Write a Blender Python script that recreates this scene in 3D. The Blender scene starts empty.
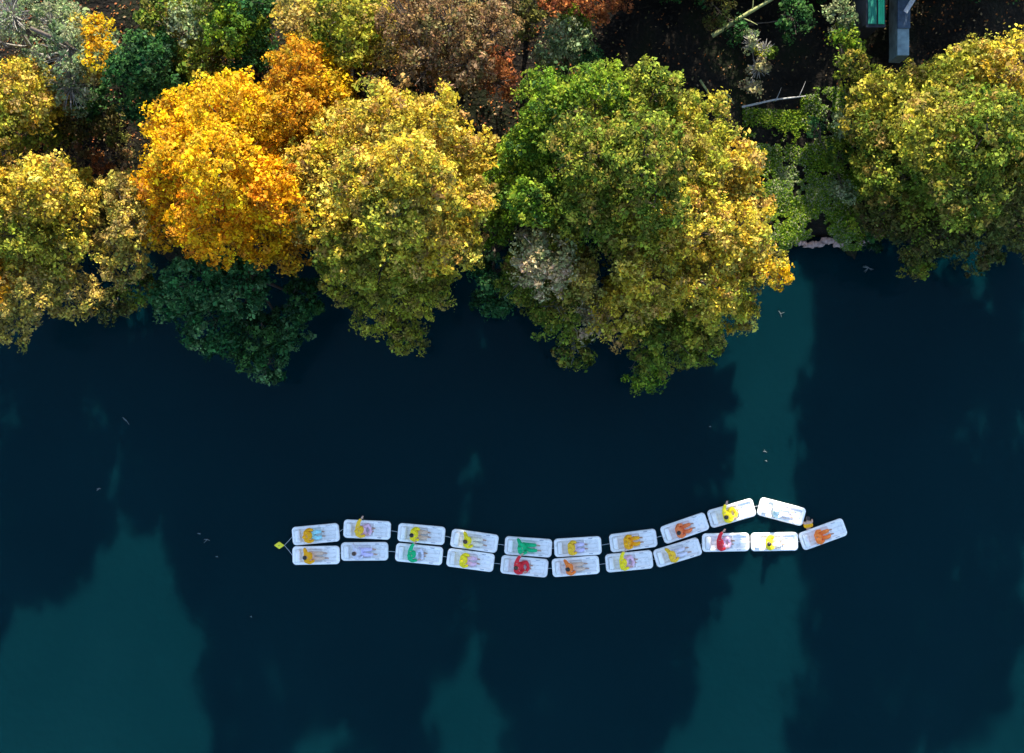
import bpy, bmesh, math, random
import numpy as np
from mathutils import Vector, Matrix, noise as nz
R = math.radians
SC = bpy.context.scene
COL = SC.collection
random.seed(7)
rng = np.random.default_rng(7)

# ------------------------------------------------------------------ camera, light, exposure
H = 60.0                      # drone height over the water (m)
PPM = 20.4                    # photo pixels per metre at water level
cam = bpy.data.objects.new('camera', bpy.data.cameras.new('camera'))
COL.objects.link(cam); SC.camera = cam
cam.location = (0, 0, H); cam.rotation_euler = (0, 0, 0)
cam.data.sensor_width = 36
cam.data.lens = 36 * H / (1024 / PPM)
cam.data.clip_end = 3000
SUN_EL = 25.0
SUN_AZ = (0.07, 1.0)          # towards the sun, in plan
world = bpy.data.worlds.new('World'); SC.world = world; world.use_nodes = True
nt = world.node_tree
sky = nt.nodes.new('ShaderNodeTexSky'); sky.sky_type = 'NISHITA'; sky.sun_disc = False
sky.sun_elevation = R(SUN_EL); sky.sun_rotation = math.atan2(SUN_AZ[0], SUN_AZ[1])
sky.air_density = 1.0; sky.dust_density = 0.4; sky.ozone_density = 1.5
bg = nt.nodes['Background']; bg.inputs['Strength'].default_value = 0.15
nt.links.new(sky.outputs[0], bg.inputs['Color'])
sl = bpy.data.lights.new('sun', 'SUN'); sl.energy = 4.1; sl.angle = R(0.9); sl.color = (1.0, 0.93, 0.82)
sun = bpy.data.objects.new('sun', sl); COL.objects.link(sun)
sd = Vector((SUN_AZ[0], SUN_AZ[1], 0)).normalized() * math.cos(R(SUN_EL)) + Vector((0, 0, math.sin(R(SUN_EL))))
sun.rotation_euler = sd.to_track_quat('Z', 'Y').to_euler()
SC.view_settings.view_transform = 'Standard'; SC.view_settings.look = 'None'
SC.view_settings.exposure = 1.98; SC.view_settings.gamma = 1.0
SC.view_settings.use_curve_mapping = False

def W(px, py, z=0.0):
    s = (H - z) / H / PPM
    return Vector(((px - 512) * s, (376.5 - py) * s, z))

# ------------------------------------------------------------------ helpers
def tag(o, label=None, cat=None, group=None, kind=None):
    if label: o['label'] = label
    if cat: o['category'] = cat
    if group: o['group'] = group
    if kind: o['kind'] = kind
    return o

def empty(name, loc, label, cat, group=None, rz=0):
    o = bpy.data.objects.new(name, None); COL.objects.link(o)
    o.location = loc; o.rotation_euler = (0, 0, rz); o.empty_display_size = .2
    return tag(o, label, cat, group)

def link_mesh(name, me, mat, parent=None, smooth=False):
    o = bpy.data.objects.new(name, me); COL.objects.link(o)
    if mat: me.materials.append(mat)
    if parent: o.parent = parent
    if smooth:
        me.polygons.foreach_set('use_smooth', np.ones(len(me.polygons), dtype=bool))
    return o

def np_mesh(name, V, F, col=None):
    me = bpy.data.meshes.new(name)
    V = np.asarray(V, dtype=np.float32); F = np.asarray(F, dtype=np.int32)
    n, k = F.shape
    me.vertices.add(len(V)); me.vertices.foreach_set('co', V.ravel())
    me.loops.add(n * k); me.loops.foreach_set('vertex_index', F.ravel())
    me.polygons.add(n)
    me.polygons.foreach_set('loop_start', np.arange(0, n * k, k, dtype=np.int32))
    me.polygons.foreach_set('loop_total', np.full(n, k, dtype=np.int32))
    me.update(calc_edges=True)
    if col is not None:
        a = me.attributes.new('tint', 'FLOAT_COLOR', 'FACE')
        c = np.ones((n, 4), dtype=np.float32); c[:, :3] = col
        a.data.foreach_set('color', c.ravel())
    return me

def unit(a):
    return a / (np.linalg.norm(a, axis=-1, keepdims=True) + 1e-9)

class Tubes:
    """collects tapered bars of k sides"""
    def __init__(self, k=5): self.k = k; self.V = []; self.F = []; self.n = 0
    def path(self, pts, rad):
        pts = [Vector(p) for p in pts]; k = self.k
        base = self.n
        ref = Vector((0, 0, 1)) if abs((pts[-1] - pts[0]).normalized().z) < .9 else Vector((1, 0, 0))
        for i, p in enumerate(pts):
            d = (pts[min(i + 1, len(pts) - 1)] - pts[max(i - 1, 0)]).normalized()
            u = d.cross(ref).normalized(); w = d.cross(u)
            for j in range(k):
                a = 2 * math.pi * j / k
                q = p + (u * math.cos(a) + w * math.sin(a)) * rad[i]
                self.V.append((q.x, q.y, q.z))
        for i in range(len(pts) - 1):
            for j in range(k):
                a = base + i * k + j; b = base + i * k + (j + 1) % k
                self.F.append((a, b, b + k, a + k))
        self.n += k * len(pts)
    def build(self, name, mat, parent=None, smooth=True):
        return link_mesh(name, np_mesh(name, self.V, self.F), mat, parent, smooth)

# ------------------------------------------------------------------ materials
def newmat(name):
    m = bpy.data.materials.new(name); m.use_nodes = True
    return m, m.node_tree, m.node_tree.nodes['Principled BSDF']

def simple(name, col, rough=.6, noise=0.15, scale=8, spec=.4, bump=0):
    m, t, b = newmat(name)
    tc = t.nodes.new('ShaderNodeTexCoord')
    n = t.nodes.new('ShaderNodeTexNoise'); n.inputs['Scale'].default_value = scale; n.inputs['Detail'].default_value = 6
    t.links.new(tc.outputs['Object'], n.inputs['Vector'])
    r = t.nodes.new('ShaderNodeValToRGB')
    r.color_ramp.elements[0].position = .3; r.color_ramp.elements[1].position = .7
    r.color_ramp.elements[0].color = tuple(c * (1 - noise) for c in col) + (1,)
    r.color_ramp.elements[1].color = tuple(min(1, c * (1 + noise)) for c in col) + (1,)
    t.links.new(n.outputs['Fac'], r.inputs[0]); t.links.new(r.outputs[0], b.inputs['Base Color'])
    b.inputs['Roughness'].default_value = rough; b.inputs['Specular IOR Level'].default_value = spec
    if bump:
        bp = t.nodes.new('ShaderNodeBump'); bp.inputs['Strength'].default_value = bump
        bp.inputs['Distance'].default_value = .02
        t.links.new(n.outputs['Fac'], bp.inputs['Height']); t.links.new(bp.outputs[0], b.inputs['Normal'])
    return m

def leaf_material():
    m, t, b = newmat('leaf')
    a = t.nodes.new('ShaderNodeAttribute'); a.attribute_name = 'tint'
    t.links.new(a.outputs['Color'], b.inputs['Base Color'])
    b.inputs['Roughness'].default_value = .6; b.inputs['Specular IOR Level'].default_value = .1
    tr = t.nodes.new('ShaderNodeBsdfTranslucent'); t.links.new(a.outputs['Color'], tr.inputs['Color'])
    mx = t.nodes.new('ShaderNodeMixShader'); mx.inputs[0].default_value = .45
    t.links.new(b.outputs[0], mx.inputs[1]); t.links.new(tr.outputs[0], mx.inputs[2])
    t.links.new(mx.outputs[0], t.nodes['Material Output'].inputs['Surface'])
    return m
M_LEAF = leaf_material()
M_BARK = simple('bark', (.10, .075, .055), .9, .35, 12, .2, .5)
M_PALEBARK = simple('pale_bark', (.30, .27, .22), .9, .3, 12, .2, .4)

def water_material():
    m, t, b = newmat('water')
    geo = t.nodes.new('ShaderNodeNewGeometry')
    n1 = t.nodes.new('ShaderNodeTexNoise'); n1.inputs['Scale'].default_value = .12; n1.inputs['Detail'].default_value = 5
    n1.inputs['Distortion'].default_value = .6
    t.links.new(geo.outputs['Position'], n1.inputs['Vector'])
    r = t.nodes.new('ShaderNodeValToRGB')
    r.color_ramp.elements[0].position = .3; r.color_ramp.elements[1].position = .7
    r.color_ramp.elements[0].color = (.0005, .0118, .0152, 1); r.color_ramp.elements[1].color = (.0009, .0145, .0182, 1)
    t.links.new(n1.outputs['Fac'], r.inputs[0]); t.links.new(r.outputs[0], b.inputs['Base Color'])
    b.inputs['Roughness'].default_value = .08; b.inputs['IOR'].default_value = 1.33; b.inputs['Specular IOR Level'].default_value = .08
    b.inputs['Subsurface Weight'].default_value = 1.0
    b.inputs['Subsurface Radius'].default_value = (.5, 1.0, 1.0); b.inputs['Subsurface Scale'].default_value = 2.4
    n2 = t.nodes.new('ShaderNodeTexNoise'); n2.inputs['Scale'].default_value = 2.2; n2.inputs['Detail'].default_value = 5
    t.links.new(geo.outputs['Position'], n2.inputs['Vector'])
    bp = t.nodes.new('ShaderNodeBump'); bp.inputs['Strength'].default_value = .6; bp.inputs['Distance'].default_value = .03
    t.links.new(n2.outputs['Fac'], bp.inputs['Height']); t.links.new(bp.outputs[0], b.inputs['Normal'])
    return m

def soil_material():
    m, t, b = newmat('soil')
    geo = t.nodes.new('ShaderNodeNewGeometry')
    n1 = t.nodes.new('ShaderNodeTexNoise'); n1.inputs['Scale'].default_value = .5; n1.inputs['Detail'].default_value = 8
    n2 = t.nodes.new('ShaderNodeTexVoronoi'); n2.inputs['Scale'].default_value = 9
    n3 = t.nodes.new('ShaderNodeTexNoise'); n3.inputs['Scale'].default_value = 6; n3.inputs['Detail'].default_value = 8
    for n in (n1, n2, n3): t.links.new(geo.outputs['Position'], n.inputs['Vector'])
    r1 = t.nodes.new('ShaderNodeValToRGB')
    e = r1.color_ramp.elements
    e[0].position = .35; e[0].color = (.005, .0045, .0035, 1); e[1].position = .65; e[1].color = (.010, .013, .005, 1)
    x = e.new(.5); x.color = (.012, .010, .007, 1)
    t.links.new(n1.outputs['Fac'], r1.inputs[0])
    r2 = t.nodes.new('ShaderNodeValToRGB'); r2.color_ramp.elements[0].position = .55; r2.color_ramp.elements[1].position = .62
    t.links.new(n3.outputs['Fac'], r2.inputs[0])
    mx = t.nodes.new('ShaderNodeMix'); mx.data_type = 'RGBA'
    t.links.new(r2.outputs[0], mx.inputs[0]); t.links.new(r1.outputs[0], mx.inputs[6])
    mx.inputs[7].default_value = (.022, .016, .010, 1)
    t.links.new(mx.outputs[2], b.inputs['Base Color'])
    b.inputs['Roughness'].default_value = .95; b.inputs['Specular IOR Level'].default_value = .1
    bp = t.nodes.new('ShaderNodeBump'); bp.inputs['Strength'].default_value = .8; bp.inputs['Distance'].default_value = .15
    t.links.new(n3.outputs['Fac'], bp.inputs['Height']); t.links.new(bp.outputs[0], b.inputs['Normal'])
    return m
M_SOIL = soil_material()

# ------------------------------------------------------------------ terrain and water
def shore(x):
    return 6.3 + .5 * math.sin(x * .55) + .35 * math.sin(x * 1.7 + 1) - .02 * abs(x) + (0.9 if x > 17 else 0)

def ground_z(x, y):
    d = y - shore(x)
    if d > 0:
        z = .45 * (1 - math.exp(-d * 3)) + .10 * d if d < 30 else .45 + 3 + .35 * (d - 30)
        z = min(z, 60)
        z += .25 * math.sin(x * .9 + y * .4) * min(1, d / 3) * .6 + .12 * math.sin(x * 2.3) * math.sin(y * 1.9)*min(1, d/2)
        # gully of the little side stream
        g = math.exp(-((x - 13.3) / 1.3) ** 2)
        if d < 14: z -= g * .55 * min(1, d / 2)
        return z
    d2 = -70 - y
    if d2 > 0: return min(-.6 + .5 * d2, 50)
    return -.9 if d < -1.2 else -.9 + .9 * (1 + d / 1.2) ** 2 - .05

def axis(lo, hi, step, far):
    a = list(np.arange(lo, hi + 1e-6, step)); s = step; v = lo; L = []
    while v > -far: s *= 1.5; v -= s; L.append(v)
    s = step; v = hi; U = []
    while v < far: s *= 1.5; v += s; U.append(v)
    return L[::-1] + a + U
xs = axis(-27, 27, .3, 600); ys = axis(3, 24, .25, 600)
V = [(x, y, ground_z(x, y)) for y in ys for x in xs]
nx = len(xs)
F = [(j * nx + i, j * nx + i + 1, (j + 1) * nx + i + 1, (j + 1) * nx + i) for j in range(len(ys) - 1) for i in range(nx - 1)]
g = link_mesh('ground', np_mesh('ground', V, F), M_SOIL, None, True); tag(g, kind='structure')
wv = [(-620, -300, 0), (620, -300, 0), (620, 30, 0), (-620, 30, 0)]
wtr = link_mesh('water', np_mesh('water', wv, [(0, 1, 2, 3)]), water_material()); tag(wtr, kind='structure')

# ------------------------------------------------------------------ foliage
PAL = dict(
    gold=[(.95, .52, .010), (.95, .60, .012), (.76, .40, .012), (.66, .46, .03), (.55, .30, .02)],
    orange=[(.92, .40, .008), (.95, .50, .010), (.88, .33, .008), (.78, .46, .012), (.50, .20, .02)],
    deeporange=[(.60, .28, .012), (.70, .37, .015), (.52, .21, .012), (.42, .27, .02)],
    yellow=[(.76, .55, .05), (.68, .53, .05), (.50, .41, .03), (.78, .47, .04), (.24, .26, .03), (.42, .24, .07), (.84, .64, .12), (.20, .17, .03)],
    yellowgreen=[(.50, .44, .04), (.36, .36, .03), (.62, .50, .05), (.15, .20, .02), (.38, .26, .06), (.54, .50, .06), (.12, .12, .02)],
    olive=[(.22, .27, .03), (.14, .21, .02), (.38, .35, .04), (.07, .12, .015), (.28, .19, .04), (.32, .38, .04), (.05, .07, .015)],
    green=[(.15, .26, .02), (.25, .36, .02), (.07, .15, .015), (.30, .36, .03), (.04, .09, .02)],
    darkgreen=[(.025, .09, .025), (.045, .14, .03), (.08, .18, .04), (.02, .05, .02)],
    teal=[(.03, .13, .035), (.06, .19, .05), (.15, .27, .09), (.015, .06, .02)],
    darkolive=[(.09, .11, .02), (.15, .15, .03), (.05, .065, .018), (.24, .22, .05), (.12, .08, .03)],
    tan=[(.68, .50, .08), (.48, .33, .08), (.60, .42, .06), (.34, .25, .08), (.30, .28, .05)],
    brown=[(.26, .14, .06), (.34, .20, .07), (.17, .10, .05), (.22, .19, .06), (.36, .24, .12)],
    rust=[(.38, .12, .035), (.46, .17, .045), (.28, .09, .04)],
    greygreen=[(.24, .31, .12), (.32, .37, .16), (.13, .20, .08), (.38, .38, .20)],
    pale=[(.60, .48, .22), (.48, .44, .18), (.64, .44, .26), (.32, .34, .12)],
)
FOL = 1.0     # overall leaf reflectance
for k in PAL: PAL[k] = [tuple(c * FOL for c in v) for v in PAL[k]]
def leaves(lobes, dens=1.0, size=.085, clump=.30, core=True, flat=.82):
    """lobes: world (x,y,z,r,palette). returns leaf quads and their own colours"""
    P = []; N = []; C = []
    for (x, y, z, r, pal) in lobes:
        nc = max(6, int(r * r * 40 * dens))
        d = unit(rng.normal(size=(nc, 3))); d[:, 2] = np.where(d[:, 2] < -.35, -d[:, 2], d[:, 2])
        rr = r * rng.uniform(.62, 1.02, nc) * (1 + .12 * np.sin(d[:, 0] * 5 + x) * np.cos(d[:, 1] * 6 + y))
        cc = d * rr[:, None]; cc[:, 2] *= flat
        cols = np.array(PAL[pal]); ci = rng.integers(0, len(cols), nc)
        cb = cols[ci] * .75 + cols[rng.integers(0, len(cols), nc)] * .25
        cb = cb * rng.uniform(.8, 1.15, (nc, 1))
        nl = 42
        cr = clump * rng.uniform(.6, 1.35, (nc, 1, 1))
        off = unit(rng.normal(size=(nc, nl, 3))) * (rng.uniform(.25, 1, (nc, nl, 1)) ** .6) * cr
        off[:, :, 2] *= .7
        stray = rng.random((nc, nl, 1)) < .06
        off = np.where(stray, off * 1.6, off)
        p = cc[:, None, :] + off + np.array((x, y, z))
        nrm = unit(unit(off) * .45 + d[:, None, :] * .3 + rng.normal(size=off.shape) * .7)
        c = cb[:, None, :] * rng.uniform(.38, 1.5, (nc, nl, 1)) * (1 + rng.normal(size=(nc, nl, 3)) * .07)
        P.append(p.reshape(-1, 3)); N.append(nrm.reshape(-1, 3)); C.append(c.reshape(-1, 3))
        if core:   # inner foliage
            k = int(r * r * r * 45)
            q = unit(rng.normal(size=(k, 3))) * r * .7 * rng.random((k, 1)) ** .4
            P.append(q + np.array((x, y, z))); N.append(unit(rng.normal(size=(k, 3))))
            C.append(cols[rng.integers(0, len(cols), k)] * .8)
    P = np.concatenate(P); N = np.concatenate(N); C = np.clip(np.concatenate(C), .004, .9)
    keep = P[:, 2] > .15
    P = P[keep]; N = N[keep]; C = C[keep]
    n = len(P)
    t = unit(np.cross(N, unit(rng.normal(size=(n, 3))))); b = np.cross(N, t)
    s = size * np.clip(rng.lognormal(-.08, .38, (n, 1)), .4, 2.0); w = s * rng.uniform(.5, .8, (n, 1))
    V = np.stack([P - t * s, P + b * w, P + t * s, P - b * w], 1)
    V[:, 1] += N * s * .25; V[:, 3] += N * s * .25
    F = np.arange(n * 4).reshape(-1, 4)
    return V.reshape(-1, 3), F, C

def limbs(base, lobes, trunk_r, T, twigs=10, twig_len=1.0, lean=None):
    cx = sum(l[0] for l in lobes) / len(lobes); cy = sum(l[1] for l in lobes) / len(lobes)
    zt = max(l[2] for l in lobes)
    fork = Vector((base.x * .5 + cx * .5, base.y * .5 + cy * .5, base.z + (zt - base.z) * .38))
    mid = base.lerp(fork, .5) + Vector((random.uniform(-.15, .15), random.uniform(-.15, .15), 0))
    T.path([base - Vector((0, 0, .4)), base + Vector((0, 0, .3)), mid, fork], [trunk_r * 1.5, trunk_r * 1.05, trunk_r * .85, trunk_r * .7])
    top = Vector((cx, cy, zt))
    T.path([fork, fork.lerp(top, .5) + Vector((random.uniform(-.3, .3), random.uniform(-.3, .3), 0)), top], [trunk_r * .7, trunk_r * .4, trunk_r * .12])
    for (x, y, z, r, pal) in lobes:
        e = Vector((x, y, z)); m = fork.lerp(e, .5) + Vector((0, 0, -.08 * (e - fork).length))
        T.path([fork, m, e], [trunk_r * .5, trunk_r * .3, trunk_r * .15])
        for k in range(twigs):
            d = Vector((random.gauss(0, 1), random.gauss(0, 1), abs(random.gauss(0, .8)))).normalized()
            s = m.lerp(e, random.uniform(.3, 1))
            q = e + d * r * random.uniform(.7, 1.0) * twig_len
            T.path([s, s.lerp(q, .5) + Vector((0, 0, .1)), q], [trunk_r * .13, .022, .008])

def tree(name, label, cat, lobes_px, trunk_r=.2, base=None, dens=1.0, size=.068, clump=.28, skirt=True, twigs=8, bark=None, group=None, core=True, twig_len=1.0, flat=.82):
    """lobes_px: (px, py, r_px, z, palette) - position the lobe at its real height z"""
    L = []
    for (px, py, rp, z, pal) in lobes_px:
        p = W(px, py, z); L.append((p.x, p.y, z, rp / PPM * (H - z) / H * .93, pal))
    cx = sum(l[0] for l in L) / len(L); cy = sum(l[1] for l in L) / len(L)
    if base is None: base = (cx, max(cy, shore(cx) + .5))
    bz = max(ground_z(base[0], base[1]), -.3)
    b = Vector((base[0], base[1], bz))
    root = empty(name, b, label, cat, group)
    T = Tubes(6); limbs(b, L, trunk_r, T, twigs, twig_len)
    tr = T.build('trunk', bark or M_BARK, root); tr.matrix_parent_inverse = Matrix.Translation(-b)
    LL = list(L)
    if skirt:  # lower lobes added so sun does not slip under the crown
        for (x, y, z, r, pal) in L:
            if z > 5.5:
                zz = z - r * 1.1
                while zz > 2.2:
                    f = .88
                    LL.append((cx + (x - cx) * .85, cy + (y - cy) * .8 + .9, zz, r * f, pal)); zz -= r * 1.3
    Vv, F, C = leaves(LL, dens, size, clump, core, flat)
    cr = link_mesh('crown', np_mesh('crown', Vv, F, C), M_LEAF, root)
    cr.matrix_parent_inverse = Matrix.Translation(-b)
    return root

# ---- the front row over the water
tree('broadleaf_tree', 'bright orange and golden tree leaning over the river, left of the round yellow tree', 'tree', [
    (225, 165, 78, 7.5, 'orange'), (222, 108, 44, 10, 'gold'), (178, 125, 36, 7.5, 'gold'), (170, 185, 38, 6.8, 'orange'), (165, 230, 26, 5.4, 'orange'),
    (222, 165, 48, 11.5, 'gold'), (178, 155, 34, 8.5, 'gold'), (265, 120, 34, 9.5, 'gold'), (215, 222, 46, 9.5, 'orange'), (265, 190, 40, 11, 'orange'),
    (268, 240, 32, 8, 'orange'), (283, 215, 26, 10.5, 'orange'), (292, 252, 24, 7.6, 'deeporange')], .28, (-12.6, 7.6), dens=1.15)
tree('broadleaf_tree', 'dull amber tree standing close behind the bright orange tree', 'tree', [
    (292, 78, 34, 9.5, 'deeporange'), (325, 92, 26, 8, 'gold'), (318, 60, 24, 7.5, 'gold'), (292, 112, 32, 10, 'deeporange')], .2, (-9.6, 11.8))
tree('broadleaf_tree', 'large round yellow tree in the middle of the bank beside the orange tree', 'tree', [
    (392, 190, 92, 8.0, 'yellow'), (395, 245, 72, 6.5, 'yellowgreen'), (385, 116, 38, 11, 'yellow'), (342, 135, 34, 10, 'yellow'), (310, 168, 32, 10.2, 'yellow'),
    (312, 215, 32, 10.2, 'yellow'), (432, 118, 36, 10, 'yellow'), (468, 155, 30, 8.8, 'yellow'), (472, 200, 28, 9, 'yellow'), (405, 165, 40, 13, 'yellow'),
    (362, 180, 38, 12.5, 'yellow'), (435, 190, 36, 12, 'yellow'), (390, 220, 40, 12.5, 'yellowgreen'), (345, 255, 34, 9.2, 'yellowgreen'),
    (430, 245, 36, 10.5, 'yellow'), (462, 245, 28, 8.6, 'yellow'), (380, 272, 36, 9, 'yellowgreen'), (425, 290, 32, 7.6, 'yellowgreen'),
    (375, 312, 26, 6, 'yellowgreen'), (405, 333, 25, 5.4, 'yellowgreen'), (340, 285, 22, 6.3, 'yellowgreen')], .32, (-4.3, 7.8), dens=1.0)
tree('broadleaf_tree', 'large green tree turning yellow at its right side, right of the round yellow tree', 'tree', [
    (610, 165, 95, 8.0, 'olive'), (565, 150, 60, 8.6, 'green'), (550, 105, 38, 10, 'green'), (600, 92, 36, 10.5, 'green'), (652, 95, 36, 10, 'olive'), (700, 125, 38, 9.5, 'yellowgreen'), (690, 170, 40, 10.5, 'yellowgreen'),
    (500, 180, 18, 8, 'green'), (498, 228, 22, 6.3, 'green'), (512, 200, 22, 8.6, 'green'), (496, 202, 18, 6.2, 'green'), (497, 195, 18, 7.4, 'green'), (525, 150, 30, 9, 'green'), (535, 200, 32, 9.6, 'green'), (585, 150, 44, 12, 'olive'), (645, 155, 46, 13, 'olive'),
    (595, 205, 40, 11, 'olive'), (655, 205, 38, 12, 'olive'), (735, 165, 32, 8.3, 'yellow'), (745, 205, 30, 8, 'yellow'), (565, 235, 24, 8.5, 'yellowgreen')], .32, (5.2, 8.6), dens=1.0)
tree('broadleaf_tree', 'yellow-leaved tree hanging furthest over the water with a dark green lower edge', 'tree', [
    (692, 285, 72, 6.0, 'yellowgreen'), (690, 225, 42, 11, 'yellow'), (735, 235, 36, 9.5, 'yellow'), (640, 235, 34, 10.5, 'yellowgreen'), (650, 280, 42, 10, 'yellow'),
    (705, 285, 42, 9, 'yellow'), (757, 262, 30, 7, 'yellow'), (735, 310, 26, 6, 'yellow'), (620, 318, 32, 7, 'yellow'),
    (660, 340, 38, 6.5, 'olive'), (700, 345, 26, 5, 'olive'), (645, 370, 24, 4.2, 'green'), (775, 275, 16, 6, 'gold')], .3, (6.8, 6.9), dens=1.0)
tree('broadleaf_tree', 'pale grey-green thin-leaved tree between the round yellow tree and the overhanging one', 'tree', [
    (545, 262, 38, 8.6, 'pale'), (580, 280, 28, 8, 'tan'), (555, 310, 34, 6.4, 'olive'), (575, 350, 24, 4.8, 'olive'),
    (518, 282, 26, 6.4, 'olive'), (592, 322, 20, 6, 'pale')], .2, (2.9, 6.9), dens=.9, size=.07, bark=M_PALEBARK)
tree('evergreen_bush', 'small dark blue-green bush at the waterline under the green tree', 'bush', [
    (492, 275, 22, 3, 'teal'), (500, 300, 18, 2.5, 'teal'), (486, 300, 14, 2.2, 'darkgreen')], .08, dens=1.2, skirt=False, size=.07)
tree('evergreen_tree', 'dark blue-green tree in the shade below the orange tree', 'tree', [
    (195, 285, 34, 5.2, 'teal'), (240, 285, 36, 5, 'teal'), (215, 325, 36, 4.4, 'teal'), (255, 340, 32, 4, 'darkgreen'),
    (285, 330, 24, 3.6, 'teal'), (170, 300, 24, 3.8, 'teal'), (270, 365, 20, 3, 'teal'), (305, 300, 26, 4, 'darkgreen')], .22, (-12.4, 6.9), dens=1.1, size=.075)
tree('broadleaf_tree', 'big yellow and olive tree at the right edge of the bank, above open water', 'tree', [
    (955, 160, 85, 7.5, 'olive'), (1015, 190, 42, 6.2, 'olive'), (940, 180, 34, 2.6, 'darkolive'), (985, 178, 34, 2.8, 'darkolive'), (1030, 175, 34, 3, 'darkolive'), (1060, 165, 42, 10, 'olive'), (965, 78, 40, 9.5, 'yellowgreen'), (1010, 68, 38, 10.5, 'yellow'), (915, 95, 36, 8, 'yellowgreen'), (878, 92, 28, 6.5, 'yellowgreen'), (862, 120, 24, 5.4, 'yellowgreen'),  # low hidden and off-frame lobes added to block sun leaking onto the water
    (935, 135, 44, 12, 'yellowgreen'), (990, 130, 46, 13, 'olive'), (885, 140, 34, 7, 'olive'), (1030, 150, 40, 12, 'olive'), (1035, 235, 34, 5.5, 'darkolive'),
    (900, 180, 40, 7.5, 'olive'), (965, 190, 46, 12, 'olive'), (1015, 205, 42, 11, 'darkolive'), (880, 215, 26, 4.6, 'darkolive'),
    (930, 235, 36, 6, 'darkolive'), (975, 240, 34, 6.5, 'darkolive'), (915, 262, 20, 3.6, 'olive'), (1040, 100, 40, 9, 'yellow')], .32, (19.2, 8.4), dens=1.0)
# ---- left bank
tree('broadleaf_tree', 'pale gold tree at the left edge, lower of the two there, over the water', 'tree', [
    (40, 190, 40, 7, 'yellow'), (78, 205, 28, 5, 'yellow'), (15, 235, 36, 6.5, 'yellowgreen'), (62, 250, 34, 5.4, 'yellowgreen'),
    (30, 290, 38, 5.6, 'tan'), (75, 295, 30, 4.6, 'tan'), (-10, 190, 36, 7, 'yellow'), (12, 325, 24, 3.8, 'tan'), (-5, 280, 30, 6, 'deeporange')], .22, (-20.8, 7.2), dens=1.0)
tree('broadleaf_tree', 'slender tan-gold tree squeezed between the left edge tree and the orange tree', 'tree', [
    (120, 192, 24, 5.6, 'tan'), (130, 228, 28, 5.6, 'tan'), (124, 262, 28, 4.8, 'tan'), (110, 205, 24, 2, 'darkolive'), (140, 290, 22, 3, 'olive'), (112, 305, 20, 2.4, 'darkolive'), (100, 235, 20, 3, 'tan')], .15, (-17.2, 7.4), dens=1.0)  # lowest lobe is hidden, added to stop sun passing underneath
tree('broadleaf_tree', 'rounded yellow tree at the left edge, upper of the two there', 'tree', [
    (10, 90, 34, 7, 'yellow'), (32, 112, 24, 6.4, 'yellow'), (-10, 125, 34, 7, 'yellowgreen'), (22, 138, 22, 5.4, 'olive')], .18, dens=1.0)
# ---- back row
tree('bare_tree', 'grey nearly leafless tree with a dark leaning branch in the top left corner', 'tree', [
    (70, 48, 36, 6, 'greygreen'), (35, 70, 24, 5, 'greygreen'), (70, 90, 28, 5, 'greygreen'), (52, 20, 22, 5.6, 'greygreen')], .2, dens=.5, size=.07, twigs=60, bark=M_PALEBARK, core=False)
tree('bare_tree', 'violet-grey leafless tree cut by the top left corner of the photo', 'tree', [
    (12, 15, 26, 6.5, 'greygreen'), (-10, 40, 26, 6.5, 'greygreen')], .16, dens=.25, size=.06, twigs=90, bark=M_PALEBARK, core=False)
tree('slender_tree', 'narrow tree with amber leaves between the grey bare tree and the deep green one', 'tree', [
    (98, 30, 16, 6.5, 'gold'), (100, 55, 17, 6.8, 'gold'), (82, 28, 14, 6, 'tan'), (92, 78, 14, 5.5, 'tan')], .1, dens=.9, skirt=False)
tree('evergreen_tree', 'deep green dense tree behind the orange tree in the top left', 'tree', [
    (148, 58, 28, 7.5, 'darkgreen'), (128, 72, 24, 7, 'darkgreen'), (158, 85, 22, 6.5, 'darkgreen'), (138, 105, 20, 5.4, 'darkgreen')], .2, dens=1.2, size=.075)
tree('broadleaf_tree', 'sparse olive tree with dark gaps beside the deep green tree at the top', 'tree', [
    (200, 60, 26, 6.2, 'olive'), (188, 25, 26, 6.4, 'greygreen'), (160, 15, 26, 6.4, 'olive')], .16, dens=.6, size=.075)
tree('broadleaf_tree', 'mid green tree at the top edge left of the amber tree', 'tree', [
    (230, 30, 30, 7, 'green'), (245, 0, 26, 7, 'darkgreen'), (210, -5, 26, 7, 'olive'), (250, 60, 20, 6, 'darkgreen')], .18, dens=.9)
tree('broadleaf_tree', 'light yellow-green tree at the top edge above the round yellow tree', 'tree', [
    (300, 18, 28, 7.5, 'tan'), (340, 15, 30, 8, 'yellowgreen'), (352, 48, 26, 7.5, 'yellowgreen'), (375, 20, 20, 7, 'yellowgreen'), (330, 40, 24, 7.5, 'green')], .2, dens=.9)
tree('broadleaf_tree', 'brown nearly spent tree with fine reddish twigs at the top edge', 'tree', [
    (405, 20, 32, 7.5, 'brown'), (450, 18, 34, 8, 'brown'), (495, 28, 30, 7.5, 'brown'), (420, 60, 30, 7.5, 'brown'), (468, 65, 32, 7.5, 'brown'),
    (500, 82, 22, 6, 'rust'), (395, 50, 22, 7, 'tan')], .22, dens=.7, size=.065, twigs=30)
tree('round_bush', 'small rounded grey-green bush at the head of the large green tree', 'bush', [
    (568, 38, 26, 5, 'greygreen'), (550, 52, 20, 4.4, 'greygreen'), (585, 55, 18, 4.2, 'teal'), (575, 22, 18, 4.8, 'green')], .12, dens=1.1, size=.065)
tree('broadleaf_tree', 'rust red tree touching the top edge behind the grey-green bush', 'tree', [
    (600, 2, 24, 5.5, 'rust'), (560, -8, 26, 6, 'rust'), (618, -5, 18, 5, 'rust')], .14, dens=1.0)
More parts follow.
